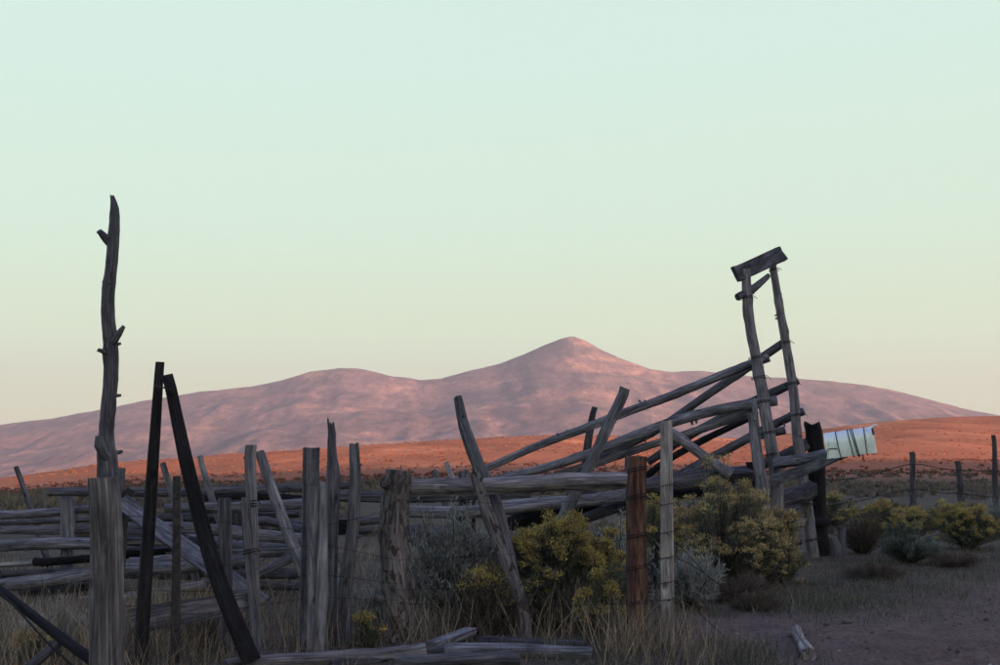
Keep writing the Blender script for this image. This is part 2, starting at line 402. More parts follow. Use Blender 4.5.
# ------------------------------------------------------------------ ground and mountain
def grid(xs, ys):
    X, Y = np.meshgrid(xs, ys); nx, ny = len(xs), len(ys)
    idx = np.arange(nx * ny).reshape(ny, nx)
    T = np.stack([idx[:-1, :-1], idx[:-1, 1:], idx[1:, 1:], idx[1:, :-1]], -1).reshape(-1, 4)
    return X.ravel(), Y.ravel(), T
def grow(a, b, s0, k):
    out = [a]; s = s0
    while out[-1] < b: out.append(out[-1] + s); s *= k
    return out
xs_p = grow(0, 7, 0.045, 1.003)[:-1] + grow(7.1, 2200, 0.1, 1.045)
xs = np.array(sorted(set([-v for v in xs_p] + xs_p)))
ys = np.array(sorted([-v for v in grow(0.5, 1500, 1.0, 1.06)] + grow(0.0, 8.5, 0.25, 1.0)[:-1] + grow(8.5, 19, 0.045, 1.003)[:-1] + grow(19.2, 3200, 0.1, 1.022)))
X, Y, T = grid(xs, ys); Z = terrain(X, Y)
rd = road(X, Y)
me = np_mesh('ground', np.stack([X, Y, Z], 1), T, None, rd); me.materials.clear()
me.polygons.foreach_set('use_smooth', np.ones(len(T), bool))
m, t, b = mat_base('ground_soil', 0.95, 0.15)
geo = nd(t, 'ShaderNodeNewGeometry').outputs['Position']
at = nd(t, 'ShaderNodeAttribute', attribute_name='var').outputs['Fac']
n_f = noise(t, geo, 22, 6, 0.7); n_m = noise(t, geo, 2.3, 5, 0.6); n_l = noise(t, geo, 0.035, 6, 0.65, 0.8); n_x = noise(t, mapping(t, geo, (0.02, 0.006, 0.02)), 1, 6, 0.7, 1.0)
soil = cramp(t, n_f, [(0.25, (0.062, 0.045, 0.04)), (0.5, (0.128, 0.092, 0.08)), (0.75, (0.20, 0.148, 0.128))])
soil = mixc(t, 0.6, soil, cramp(t, n_m, [(0.3, (0.6, 0.58, 0.58)), (0.7, (1.25, 1.2, 1.15))]), 'MULTIPLY')
turf = cramp(t, n_f, [(0.3, (0.042, 0.034, 0.028)), (0.5, (0.09, 0.074, 0.058)), (0.7, (0.15, 0.12, 0.09))])
turf = mixc(t, 0.7, turf, cramp(t, n_m, [(0.3, (0.6, 0.63, 0.58)), (0.7, (1.3, 1.2, 1.1))]), 'MULTIPLY')
near = mixc(t, at, turf, soil)
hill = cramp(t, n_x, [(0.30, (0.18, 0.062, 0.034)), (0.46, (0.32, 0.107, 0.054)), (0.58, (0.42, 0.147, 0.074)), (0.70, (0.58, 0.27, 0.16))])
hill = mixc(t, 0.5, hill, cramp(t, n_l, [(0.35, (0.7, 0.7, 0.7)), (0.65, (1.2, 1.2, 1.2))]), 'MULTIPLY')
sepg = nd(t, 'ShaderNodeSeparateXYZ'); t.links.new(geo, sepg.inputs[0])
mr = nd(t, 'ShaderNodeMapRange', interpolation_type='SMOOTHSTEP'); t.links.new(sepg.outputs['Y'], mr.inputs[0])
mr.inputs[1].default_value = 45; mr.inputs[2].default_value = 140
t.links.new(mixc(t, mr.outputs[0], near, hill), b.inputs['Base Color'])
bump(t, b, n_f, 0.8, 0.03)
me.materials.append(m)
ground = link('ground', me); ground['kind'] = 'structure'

SKY_L = np.array([(-600, 447), (-300, 440), (0, 425), (50, 419), (100, 410), (150, 400), (200, 392), (250, 387), (280, 381), (310, 372), (340, 368), (360, 369), (390, 376),
    (420, 380), (440, 379), (470, 371), (500, 364), (520, 356), (540, 347), (560, 339), (573, 336), (585, 340), (600, 349), (620, 358), (650, 369), (670, 372), (700, 371),
    (730, 374), (760, 377), (800, 379), (830, 381), (870, 386), (900, 392), (930, 400), (960, 408), (990, 414), (1010, 418), (1100, 432), (1500, 450)], float)
DM = 8000.0
def prof_x(x):
    return EYE + DM * (HZ - np.interp(500 + F * x / DM, SKY_L[:, 0], SKY_L[:, 1])) / F
def mountain_h(x, y):
    s = np.clip((y - 3300) / (DM - 3300), 0, 1)
    wsm = (1 - s) * 900
    hs = (prof_x(x) * 2 + prof_x(x - wsm * 0.5) + prof_x(x + wsm * 0.5) + prof_x(x - wsm) + prof_x(x + wsm)) / 6
    base = -170.0
    p = 0.30 * s + 0.70 * s ** 2.2
    g = 1 - np.abs(2 * vn(x / 420 + 0.4 * fbm(x / 900, y / 900, 3, 5), y / 1500, 71) - 1)
    g2 = 1 - np.abs(2 * vn(x / 150 + 0.5 * fbm(x / 400, y / 400, 3, 6), y / 600, 75) - 1)
    env = np.sin(np.pi * s ** 1.3) ** 0.8
    rel = (g - 0.6) * 60 + (g2 - 0.6) * 30 + 45 * fbm(x / 500, y / 500, 5, 81)
    z = base + (hs - base) * p + rel * env * np.clip((hs + 150) / 500, 0.2, 1.2) + 7 * fbm(x / 90, y / 90, 4, 91)
    back = np.clip((y - DM) / 3000, 0, 1)
    return z * (1 - back) + (-200) * back
xs = np.linspace(-6500, 6500, 520); ys = np.concatenate([np.linspace(2700, DM, 210), np.linspace(DM, DM + 3000, 16)[1:]])
X, Y, T = grid(xs, ys); Z = mountain_h(X, Y)
me = np_mesh('mountain', np.stack([X, Y, Z], 1), T, None); me.materials.clear(); me.polygons.foreach_set('use_smooth', np.ones(len(T), bool))
m, t, b = mat_base('mountain_slope', 0.95, 0.1)
geo = nd(t, 'ShaderNodeNewGeometry').outputs['Position']
n1 = noise(t, mapping(t, geo, (0.0030, 0.0011, 0.011)), 1, 10, 0.72, 0.5); n2 = noise(t, mapping(t, geo, (0.022, 0.006, 0.016)), 1, 6, 0.78); n3 = noise(t, mapping(t, geo, (0.0012, 0.0006, 0.006)), 1, 8, 0.7, 1.0)
c = cramp(t, n1, [(0.34, (0.075, 0.055, 0.068)), (0.44, (0.115, 0.08, 0.086)), (0.54, (0.165, 0.106, 0.102)), (0.62, (0.25, 0.148, 0.125)), (0.72, (0.34, 0.205, 0.16))])
c = mixc(t, 0.85, c, cramp(t, n2, [(0.36, (0.42, 0.42, 0.46)), (0.64, (1.55, 1.45, 1.4))]), 'MULTIPLY')
c = mixc(t, cramp(t, n3, [(0.57, (0, 0, 0)), (0.66, (0.7, 0.7, 0.7))]), c, (0.06, 0.05, 0.06))
# a wood on the shoulder left of the summit
mp = nd(t, 'ShaderNodeMapping', vector_type='TEXTURE'); mp.inputs['Location'].default_value = (215, DM - 350, 585); mp.inputs['Rotation'].default_value = (0, -0.42, 0); mp.inputs['Scale'].default_value = (230, 900, 70)
t.links.new(geo, mp.inputs[0]); ln = nd(t, 'ShaderNodeVectorMath', operation='LENGTH'); t.links.new(mp.outputs[0], ln.inputs[0])
ad = nd(t, 'ShaderNodeMath', operation='MULTIPLY_ADD'); t.links.new(n2, ad.inputs[0]); ad.inputs[1].default_value = 1.6; t.links.new(ln.outputs['Value'], ad.inputs[2])
c = mixc(t, cramp(t, nd_scale(t, ad.outputs[0], 0.4), [(0.60, (0.75, 0.75, 0.75)), (0.80, (0, 0, 0))]), c, (0.05, 0.046, 0.056))
t.links.new(c, b.inputs['Base Color']); bump(t, b, n2, 0.6, 12)
me.materials.append(m); mountain = link('mountain', me); mountain['kind'] = 'structure'

# ------------------------------------------------------------------ loading chute
def dn(px): return float(np.interp(px, [485, 785], [20.4, 18.9]))
def nr(px, py, o=0.0): return (px, py, dn(px) + 0.12 + o)
def fr(px, py, o=0.0): return (px, py, dn(px - 28) + 0.98 + o)
ch = thing('loading_chute', 'weathered log loading chute with sloping rails and a tall two-post gallows', 'loading chute', G(790, 19.4))
pA = stick('post', [(745, 269, 18.9), (751, 320, 18.9), (763, 400, 18.9), (775, 480, 18.9), (783, None, 18.9)], [9.5, 10, 11.5, 12, 12.5], 'pale', ch, knots=7)  # paler wood colour stands in for sky light on this gallows post
pB = stick('post', [(773, 264, 19.75), (779, 310, 19.75), (788, 360, 19.75), (799, 440, 19.75), (807, 500, 19.75), (815, None, 19.75)], [7.5, 8.5, 9.5, 10, 10.5, 12], 'pale', ch, knots=8)  # sky light painted in here too by the paler wood
hb = stick('header_board', [(735.5, 274, 18.78), (780.5, 254.5, 19.55)], [16, 15.5], 'dull', ch, kind='rect', aspect=0.28, hint=(0.2, -1, 0.1), rag=(0.01, 0.10), knots=0, step=0.06)
cs = stick('cross_stick', [(738, 297, 18.80), (752, 289, 19.05), (768, 276, 19.6)], [7, 8, 5], 'dull', ch, knots=4, step=0.05, rag=(0.03, 0.02))
stick('post', [(752, 413, 18.55), (757, 445, 18.55), (765, 500, 18.55), (771, None, 18.55)], [10, 11, 12, 13], 'wood', ch, stubs=[([(755, 420, 18.5), (754, 400, 18.5)], [6, 5])])
# near side rails
stick('rail', [nr(484, 469), nr(570, 434), nr(660, 399), nr(769, 358)], [7.5, 8.5, 9, 9], 'pale', ch, knots=9)  # top rail: paler wood matches the light painted on the gallows posts
stick('rail', [nr(496, 480), nr(570, 460), nr(640, 434), nr(720, 410), nr(777, 401)], [7, 8.5, 9.5, 10, 9.5], 'wood', ch, knots=7)
stick('rail', [nr(556, 475, .1), nr(600, 461, .1), nr(660, 443, .1), nr(757, 411, .1)], [7, 7.5, 7.5, 8], 'pale', ch, knots=6)
stick('rail', [nr(635, 494, .15), nr(690, 471, .15), nr(740, 443, .15), nr(785, 430, .15)], [7, 8, 8, 8], 'wood', ch)
# far side rails
stick('rail', [fr(787, 341), fr(745, 368), fr(700, 400), fr(640, 440), fr(565, 474)], [8, 9, 8, 8, 7], 'dull', ch, knots=8)
stick('rail', [fr(798, 380), fr(766, 396), fr(700, 430), fr(648, 462)], [8, 9, 8.5, 7.5], 'dull', ch, knots=4)
stick('rail', [fr(804, 411), fr(765, 430), fr(722, 452), fr(672, 478)], [8, 9, 9, 8], 'dull', ch, knots=5)
stick('rail', [fr(808, 443), fr(775, 459), fr(720, 482)], [11, 10, 9], 'dull', ch)
stick('rail', [fr(752, 417, -.3), fr(700, 441, -.3), fr(655, 470, -.3), fr(630, 496, -.3)], [6, 7, 7, 7], 'dark', ch, knots=5)
# braces and posts half way along the chute
stick('brace', [(625, 388, 19.3), (598, 450, 19.35), (557, 534, 19.4), (548, None, 19.4)], [11, 11, 12, 12], 'wood', ch)
stick('post', [(595, 407, 20.9), (588, 445, 20.9), (583, 500, 20.9), (582, None, 20.9)], [6, 8, 9, 9], 'dull', ch, knots=5)
stick('brace', [(671, 432, 18.8), (700, 452, 18.7), (732, 474, 18.62)], [10, 10, 11], 'pale', ch)
stick('post', [(750, 462, 18.9), (751, 500, 18.9), (752, None, 18.9)], [9, 11, 12], 'dark', ch)
# floor and bed logs of the chute
stick('bed_log', [(640, 487, 18.7), (690, 481, 18.8), (752, 475, 18.9)], [16, 18, 15], 'dull', ch)
stick('bed_log', [(494, 510, 20.0), (560, 502, 19.9), (645, 493, 19.7)], [13, 13, 13], 'pale', ch, knots=5)
stick('bed_log', [(498, 528, 20.3), (540, 514, 20.3), (600, 500, 20.3)], [14, 22, 18], 'dark', ch)
stick('bed_log', [(556, 531, 20.1), (600, 512, 20.0), (660, 494, 19.8)], [10, 11, 10], 'dull', ch)
stick('bed_log', [(505, 536, 19.6), (570, 534, 19.5), (640, 534, 19.3)], [11, 11, 10], 'dull', ch)
stick('bed_log', [(655, 498, 19.4), (700, 490, 19.4), (750, 488, 19.4)], [12, 12, 12], 'dark', ch)
stick('bed_log', [(690, 512, 19.2), (745, 488, 19.2)], [13, 15], 'dull', ch)
stick('bed_log', [(720, 520, 19.1), (800, 510, 19.3)], [12, 13], 'dull', ch)
stick('bed_log', [(772, 505, 19.3), (812, 488, 19.55)], [22, 16], 'dull', ch, rag=(0, 0.05))
stick('bed_log', [(768, 528, 19.35), (803, 522, 19.5)], [12, 10], 'wood', ch, rag=(0, 0.05))
stick('bed_log', [(768, 540, 19.4), (800, 540, 19.5)], [14, 12], 'dull', ch)
# mailbox side
stick('post', [(812, 425, 19.95), (816, 480, 19.95), (821, None, 19.95)], [15, 17, 17], 'dark', ch, rag=(0.07, 0), knots=5)
stick('cleat', [(802, 519, 19.8), (828, 523, 19.8)], [9, 8], 'dark', ch, rag=(0.02, 0.03))
stick('mailbox_arm', [(774, 464, 18.75), (800, 460, 18.6), (832, 452, 18.35), (868, 446, 18.2)], [11, 11, 10, 9], 'wood', ch)
stick('mailbox_arm', [(771, 481, 18.65), (805, 470, 18.5), (846, 454, 18.2)], [11, 11, 7], 'wood', ch, kind='rect', aspect=0.5)
for (px, py, d, w) in ((755.5, 358, 18.9, 13), (759, 378, 18.9, 14), (763, 402, 18.9, 14), (768, 433, 18.9, 14), (747, 298, 18.9, 12),
                       (771, 455, 18.9, 14), (785, 343, 19.75, 11), (791, 384, 19.75, 12), (797, 415, 19.75, 12), (808, 505, 19.75, 13), (812, 540, 19.75, 14), (774, 270, 19.75, 9)):
    ring('wire_tie', px, py, d, w, pA if d < 19 else pB)

# mailbox
mc = P(851.5, 455.5, 17.98); mb = thing('mailbox', 'dented pale mint metal mailbox wired onto a log arm of the chute', 'mailbox', mc)
ax = (P(874, 451.5, 17.88) - P(826, 458, 18.05)); L = ax.length; ax.normalize(); upv = Vector((0, -1, 0)).cross(ax) * -1
if upv.z < 0: upv = -upv
dp = ax.cross(upv).normalized()
H, W = 0.345, 0.26
prof = [(-W / 2, 0), (W / 2, 0), (W / 2, H * 0.58)] + [(W / 2 * math.cos(R(a)), H * 0.58 + H * 0.42 * math.sin(R(a))) for a in range(15, 180, 15)] + [(-W / 2, H * 0.58)]
def prism(prof, x0, x1, segs, seed, grow_=1.0, dent=0.0):
    rng = random.Random(seed); V, Fc = [], []; n = len(prof)
    for i in range(segs + 1):
        x = x0 + (x1 - x0) * i / segs
        for (a, c) in prof:
            j = rng.gauss(0, dent) if 0 < i < segs else 0
            V.append(mc + ax * x + dp * (a * grow_ + j) + upv * ((c - H / 2) * grow_ + H / 2 + j * 0.6))
    for i in range(segs):
        for k in range(n): Fc.append((i * n + k, i * n + (k + 1) % n, (i + 1) * n + (k + 1) % n, (i + 1) * n + k))
    Fc.append(tuple(range(n))[::-1]); Fc.append(tuple(segs * n + k for k in range(n)))
    return V, Fc
def plain(name, V, Fc, mat, parent, org):
    me = bpy.data.meshes.new(name); me.from_pydata([tuple(v - org) for v in V], [], Fc); me.materials.append(M[mat])
    me.polygons.foreach_set('use_smooth', [True] * len(Fc)); me.set_sharp_from_angle(angle=R(35)); return link(name, me, parent, org)
V, Fc = prism(prof, -L / 2, L / 2 - 0.02, 12, 3, dent=0.0035); plain('body', V, Fc, 'mailbox', mb, mc)
V, Fc = prism(prof, L / 2 - 0.022, L / 2 + 0.012, 2, 4, grow_=1.04); dr = plain('door', V, Fc, 'mailbox', mb, mc)
V, Fc = wire_mesh([[mc + ax * (L / 2 + .01) + upv * (H * 1.0), mc + ax * (L / 2 + .06) + upv * (H * 1.06), mc + ax * (L / 2 + .07) + upv * (H * 1.0)]], 0.012, 6); plain('latch', V, Fc, 'mailbox', dr, mc)
V, Fc = wire_mesh([[mc + ax * (L / 2 - .03) + upv * (H * .95) - Vector((0, W / 2 + .012, 0)), mc + ax * (L / 2 - .025) + upv * (H * .68) - Vector((0, W / 2 + .014, 0))]], 0.014, 4); plain('flag_bracket', V, Fc, 'steel', mb, mc)
def loop(x0, x1, e=0.008):
    pts = []
    for k, (a, c) in enumerate(prof + prof[:1]):
        pts.append(mc + ax * (x0 + (x1 - x0) * c / H) + dp * (a * (1 + e * 8)) + upv * ((c - H / 2) * 1.05 + H / 2))
    return pts
for x0, x1 in ((-0.13, -0.15), (0.03, 0.0), (0.09, 0.035), (0.105, 0.06), (0.20, 0.21)):
    wire('wire_wrap', [loop(x0, x1)], mb, 0.0065, smooth=1)
wire('wire_wrap', [[mc + ax * a + dp * (-(W / 2 + .015) if dp.y > 0 else (W / 2 + .015)) + upv * c for a, c in ((-0.31, 0.02), (-0.28, 0.12), (-0.2, 0.13), (-0.15, 0.11))]], mb, 0.005)
wire('wire_wrap', [[mc + ax * a + dp * (-(W / 2 + .015) if dp.y > 0 else (W / 2 + .015)) + upv * c for a, c in ((0.13, 0.0), (0.15, -0.02), (0.14, -0.06), (0.16, -0.09))]], mb, 0.008)

# ------------------------------------------------------------------ front rail fence
rf = thing('rail_fence', 'heavy rail fence between a gnarled thick post and the red post', 'fence', G(398, 11.2))
stick('post', [(398, 470, 11.2), (395, 500, 11.2), (393, 540, 11.2), (396, 600, 11.2), (398, None, 11.2)], [24, 27, 27, 33, 33], 'bark', rf, knots=14, rough=0.11, step=0.05,
      stubs=[([(394, 487, 11.18), (384, 482, 11.1)], [16, 13]), ([(401, 478, 11.2), (401, 465, 11.2)], [2.0, 1.2])])
stick('rail', [(399, 487, 11.33), (470, 486, 11.38), (560, 484, 11.45), (634, 481, 11.5)], [16, 16, 17, 16], 'tan', rf, knots=4)
stick('rail', [(328, 496, 13.2), (430, 497, 13.2), (530, 493, 13.3)], [11, 12, 11], 'dull', rf)
stick('rail', [(402, 512, 12.9), (480, 510, 12.9), (560, 503, 13.0)], [12, 13, 12], 'pale', rf)
stick('rail', [(396, 531, 12.6), (440, 536, 12.7), (490, 545, 12.9)], [17, 17, 14], 'dull', rf)
stick('post', [(631, 457, 11.6), (632, 500, 11.6), (633, None, 11.6)], [13, 14, 14], 'dull', rf)
stick('post', [(464, 472, 13.4), (465, 500, 13.4), (466, None, 13.4)], [11, 12, 12], 'dull', rf, rag=(0.02, 0))
stick('post', [(474, 466, 13.5), (474, None, 13.5)], [3.5, 4], 'dark', rf)
stick('picket', [(446, 462, 13.8), (505, None, 13.6)], [5, 8], 'pale', rf)
stick('picket', [(434, 470, 13.9), (490, None, 13.6)], [5, 8], 'wood', rf)
tag(stick('leaning_pole', [(458, 397, 11.85), (466, 430, 11.75), (480, 470, 11.65), (497, 515, 11.6), (532, None, 11.55)], [8, 11, 13, 13, 13], 'wood', knots=5,
    stubs=[([(463, 431, 11.75), (460, 430, 11.7)], [3, 2])]), 'smooth grey pole leaning left above the heavy front rail', 'pole')
tag(stick('leaning_pole', [(475, 474, 11.15), (486, 505, 11.1), (505, 560, 11.0), (522, 605, 10.9), (527, None, 10.85)], [10, 12, 13, 12, 12], 'bark', knots=10, rough=0.1),
    'peeling bark pole leaning across the front of the heavy rail into yellow brush', 'pole')

# ------------------------------------------------------------------ near wire fence with the red post
wf = thing('wire_fence', 'wire fence strung on a reddish square post and a tall pale split post', 'fence', G(637, 10.9))
rp = stick('post', [(638, 457, 10.9), (637, 540, 10.9), (638, None, 10.9)], [14.5, 15, 16], 'red', wf, kind='rect', aspect=1.0, hint=(0.25, -1, 0), rag=(0.012, 0)); rp['label'] = 'reddish brown square post'
pp_ = stick('post', [(666, 422, 10.8), (667, 530, 10.8), (668, None, 10.8)], [11, 11.5, 12.5], 'split', wf, kind='rect', aspect=0.8, hint=(-0.3, -1, 0), rag=(0.02, 0)); pp_['label'] = 'tall pale split post'
for py in (470, 497, 536, 568, 603): ring('wire_tie', 637.5, py, 10.9, 20, rp, r=0.0035)
for py in (486, 505, 533, 558, 583, 600): ring('wire_tie', 667, py, 10.8, 15, pp_, turns=1, r=0.003)
for (a, b_, c, e) in ((500, 498, 497, 505), (560, 539, 536, 533), (590, 571, 568, 558), (603, 603, 603, 600)):
    wire('wire', [[P(398, a, 11.0), P(520, (a + b_) / 2 + 4, 10.9), P(628, b_, 10.8), P(637, c, 10.8), P(660, e, 10.7), P(667, e, 10.7)]], wf, 0.0017, barbs=True, smooth=6)
for (a, c, e) in ((508, 524, 528), (560, 563, 545), (584, 590, 575), (600, 606, 598)):
    wire('wire', [[P(100, a + 6, 9.6), P(248, c, 10.4), P(311, e, 10.7), P(398, a, 11.0)]], wf, 0.0017, barbs=True, smooth=6)
wire('wire', [[P(667, 533, 10.7), P(690, 556, 11.6), P(712, 580, 12.6), P(742, 600, 13.6)]], wf, 0.004)
wire('wire', [[P(667, 558, 10.7), P(688, 563, 11.6), P(725, 588, 12.8), P(748, 606, 13.2)]], wf, 0.004)
wire('wire', [[P(667, 600, 10.7), P(690, 606, 11.2), P(712, 625, 11.6), P(728, 640, 11.1)]], wf, 0.005)

# ------------------------------------------------------------------ standing timbers, left to right
tag(stick('stake', [(16, 467, 17.5), (57, None, 17.2)], [5, 7], 'dull', knots=4), 'thin dark stake leaning left behind the leftmost rails', 'stake')
tag(stick('square_post', [(103, 478, 7.6), (106, 560, 7.6), (110, None, 7.6)], [24, 26, 29], 'brown', kind='rect', aspect=0.8, hint=(-0.30, -1, 0), rag=(0.006, 0), knots=2), 'thick square sawn post in the left foreground', 'post')
tag(stick('dead_tree_trunk', [(112, 197, 13.6), (113, 215, 13.6), (110, 270, 13.6), (107, 310, 13.6), (110, 360, 13.6), (109, 430, 13.6), (111, 480, 13.6), (113, None, 13.6)], [4, 11, 13, 14, 16, 16, 22, 25], 'dull', knots=16, rough=0.08, step=0.06, rag=(0.05, 0),
    stubs=[([(112, 246, 13.6), (104, 238, 13.55), (99, 231, 13.5)], [10, 8, 6]), ([(113, 342, 13.55), (119, 332, 13.5), (124, 326, 13.5)], [8, 6, 4]), ([(105, 353, 13.55), (98, 350, 13.5)], [5, 4]),
           ([(108, 462, 13.55), (100, 447, 13.5), (99, 436, 13.5)], [9, 13, 8]), ([(114, 505, 13.5), (119, 485, 13.4), (121, 468, 13.4)], [9, 10, 9])]),
    'tall bare trunk with broken branch stubs rising above the mountain', 'trunk')
af = thing('crossed_poles', 'black A-shaped pair of tarred poles standing before the left corral', 'poles', G(190, 9.6))
stick('pole', [(160, 362, 9.6), (152, 480, 9.6), (142, 620, 9.6), (139, None, 9.6)], [8, 11, 13, 13], 'dark', af, kind='rect', aspect=0.9, hint=(0.4, -1, 0))
stick('pole', [(167, 375, 9.45), (188, 470, 9.45), (215, 570, 9.4), (252, 662, 9.35)], [10, 13, 15, 17], 'dark', af, kind='rect', aspect=0.9, hint=(0.4, -1, 0))
wire('wire_tie', [[P(154, 386, 9.5), P(165, 388, 9.35), P(173, 392, 9.35), P(170, 398, 9.5)]], af, 0.006)
tag(stick('angle_stake', [(177, 476, 9.9), (176, 570, 9.9), (175, None, 9.9)], [7, 8, 9], 'steel', kind='rect', aspect=0.6), 'slim grey metal stake between the two black poles', 'stake')
tag(stick('square_post', [(224, 498, 10.4), (225, 580, 10.4), (223, None, 10.4)], [12, 12, 13], 'dull', kind='rect', aspect=0.9), 'short flat-topped square post behind the right black pole', 'post')
tag(stick('plank', [(131, 622, 9.95), (252, 601, 10.2)], [25, 20], 'dull', kind='rect', aspect=0.16, hint=(0, -1, 0), knots=0, rag=(0.01, 0.01)), 'dark wide board nailed low across the black A-shaped poles', 'plank')
rs_ = thing('round_post', 'slim pale round post spliced low with a second pole', 'post', G(254, 10.3))
stick('pole', [(251, 445, 10.3), (252, 510, 10.3), (258, None, 10.3)], [11, 10, 9], 'pale', rs_, knots=5, stubs=[([(247, 460, 10.3), (244, 457, 10.3)], [4, 3])])
stick('pole', [(246, 497, 10.15), (250, 560, 10.15), (257, 660, 10.15), (258, None, 10.1)], [9, 9, 10, 10], 'wood', rs_, knots=5)
ring('wire_tie', 249, 504, 10.2, 15, rs_); ring('wire_tie', 250, 552, 10.15, 12, rs_)
tag(stick('leaning_pole', [(259, 452, 14.3), (322, None, 14.0)], [10, 12], 'pale', knots=5), 'pale pole leaning left just behind the slim round post', 'pole')
tag(stick('stake', [(163, 463, 15.2), (204, None, 15.0)], [6, 8], 'wood'), 'grey stake leaning left between the tops of the black poles', 'stake')
tag(stick('stake', [(200, 456, 15.4), (247, None, 15.2)], [6, 9], 'pale'), 'pale stake leaning left right of the black poles', 'stake')
tag(stick('square_post', [(311, 448, 10.75), (309, 540, 10.75), (306, None, 10.75)], [15.5, 15, 15], 'dull', kind='rect', aspect=0.8, hint=(0.3, -1, 0), rag=(0.006, 0)), 'dark flat-topped square post behind two split slats', 'post')
tag(stick('slat', [(314, 486, 10.5), (313, 560, 10.5), (312, None, 10.5)], [9, 9, 12], 'wood', kind='rect', aspect=0.6), 'left of two split slats in front of the dark square post', 'slat')
tag(stick('slat', [(323, 483, 10.45), (322, 560, 10.45), (319, None, 10.45)], [8, 10, 14], 'pale', kind='rect', aspect=0.6, rag=(0.03, 0)), 'right, paler of two split slats in front of the dark square post', 'slat')
tag(stick('jagged_post', [(331, 428, 11.0), (331, 455, 11.0), (333, 480, 11.0), (331, 560, 11.0), (330, None, 11.0)], [7, 9, 14, 13, 13], 'wood', knots=6, rag=(0.10, 0), rough=0.12, step=0.05), 'tall jagged splintered post right of the dark square post', 'post')
tag(stick('curved_post', [(354, 445, 10.9), (356, 470, 10.9), (353, 530, 10.9), (347, 580, 10.9), (341, None, 10.9)], [9, 11, 12, 13, 13], 'wood', knots=7, rag=(0.02, 0)), 'bowed grey post with a knot standing left of the gnarled post', 'post')
tag(stick('board', [(326, 527, 11.3), (348, 526, 11.3)], [14, 13], 'dark', kind='rect', aspect=0.3, hint=(0, -1, 0), knots=0), 'short black board fixed between jagged post and bowed post', 'board')
# dark crossing poles in the near left corner
tag(stick('fallen_pole', [(-14, 578, 8.6), (40, 620, 8.3), (96, 664, 8.0)], [9, 10, 12], 'dark'), 'black pole slanting down to the right in the lower left corner', 'pole')
tag(stick('fallen_pole', [(68, 634, 8.25), (48, 652, 8.2), (20, 676, 8.2)], [9, 9, 10], 'dull'), 'short grey pole propped under the black slanting pole', 'pole')
tag(wire('loose_wire', [[P(-6, 585, 8.5), P(20, 612, 8.3), P(45, 640, 8.1), P(75, 668, 8.0)]], None, 0.007), 'slack dark wire hanging under the black slanting pole', 'wire')

# ------------------------------------------------------------------ back corral of stacked rails
bc = thing('corral_fence', 'old corral fence of stacked grey rails on short posts across the left', 'fence', G(67, 16))
stick('post', [(66, 496, 16), (68, 530, 16), (69, None, 16)], [12, 14, 15], 'wood', bc, knots=6)
stick('post', [(118, 500, 15.4), (117, None, 15.4)], [12, 13], 'dull', bc, knots=5)
stick('post', [(236, 500, 15.6), (238, None, 15.6)], [12, 13], 'dull', bc)
stick('post', [(316, 500, 15.2), (316, None, 15.2)], [12, 13], 'dull', bc)
rails = [([(50, 492, 15.8), (140, 492, 15.7), (240, 490, 15.6), (322, 487, 15.5)], [8, 9, 8, 8], 'dull'),
 ([(-16, 515, 16.2), (40, 513, 16.2), (90, 509, 16.1), (150, 512, 16.0)], [8, 8, 8, 7], 'pale'),
 ([(-16, 531, 16.2), (40, 530, 16.1), (110, 528, 16), (200, 523, 16)], [8, 9, 10, 8], 'wood'),
 ([(-16, 547, 15.9), (60, 544, 15.8), (150, 549, 15.6), (235, 556, 15.4)], [10, 12, 12, 11], 'wood'),
 ([(34, 562, 15.7), (110, 557, 15.6), (200, 548, 15.5)], [8, 8, 7], 'dark'),
 ([(-16, 566, 15.9), (20, 563, 15.9), (60, 560, 15.9)], [5, 6, 6], 'pale'),
 ([(-16, 574, 15.6), (80, 572, 15.5), (200, 577, 15.3)], [8, 9, 9], 'dull'),
 ([(-16, 586, 14.8), (60, 578, 14.7), (130, 571, 14.6), (240, 564, 14.6)], [13, 14, 13, 11], 'wood'),
 ([(40, 586, 15.2), (110, 590, 15.2), (215, 594, 15.1)], [7, 8, 8], 'dull'),
 ([(-16, 601, 14.7), (50, 603, 14.7), (125, 607, 14.6)], [6, 7, 7], 'dull'),
 ([(165, 508, 14.7), (240, 506, 14.7), (322, 503, 14.6)], [9, 11, 10], 'wood'),
 ([(120, 518, 15.8), (200, 517, 15.7), (300, 514, 15.6)], [8, 9, 8], 'dull'),
 ([(150, 526, 14.9), (230, 531, 14.8), (322, 541, 14.7)], [10, 12, 11], 'wood'),
 ([(120, 541, 15.4), (200, 543, 15.3), (300, 548, 15.1)], [9, 10, 9], 'pale'),
 ([(130, 562, 15.0), (220, 556, 14.9), (310, 552, 14.8)], [9, 10, 9], 'wood'),
 ([(250, 578, 14.3), (280, 562, 14.3), (318, 545, 14.3)], [9, 10, 10], 'wood'),
 ([(200, 572, 14.8), (250, 574, 14.8), (322, 576, 14.7)], [9, 10, 10], 'dull'),
 ([(200, 519, 16.6), (300, 524, 16.6), (380, 520, 16.5)], [8, 8, 8], 'dull'),
 ([(280, 488, 16.4), (310, 487, 16.4), (362, 485, 16.4)], [8, 7, 7], 'dull')]
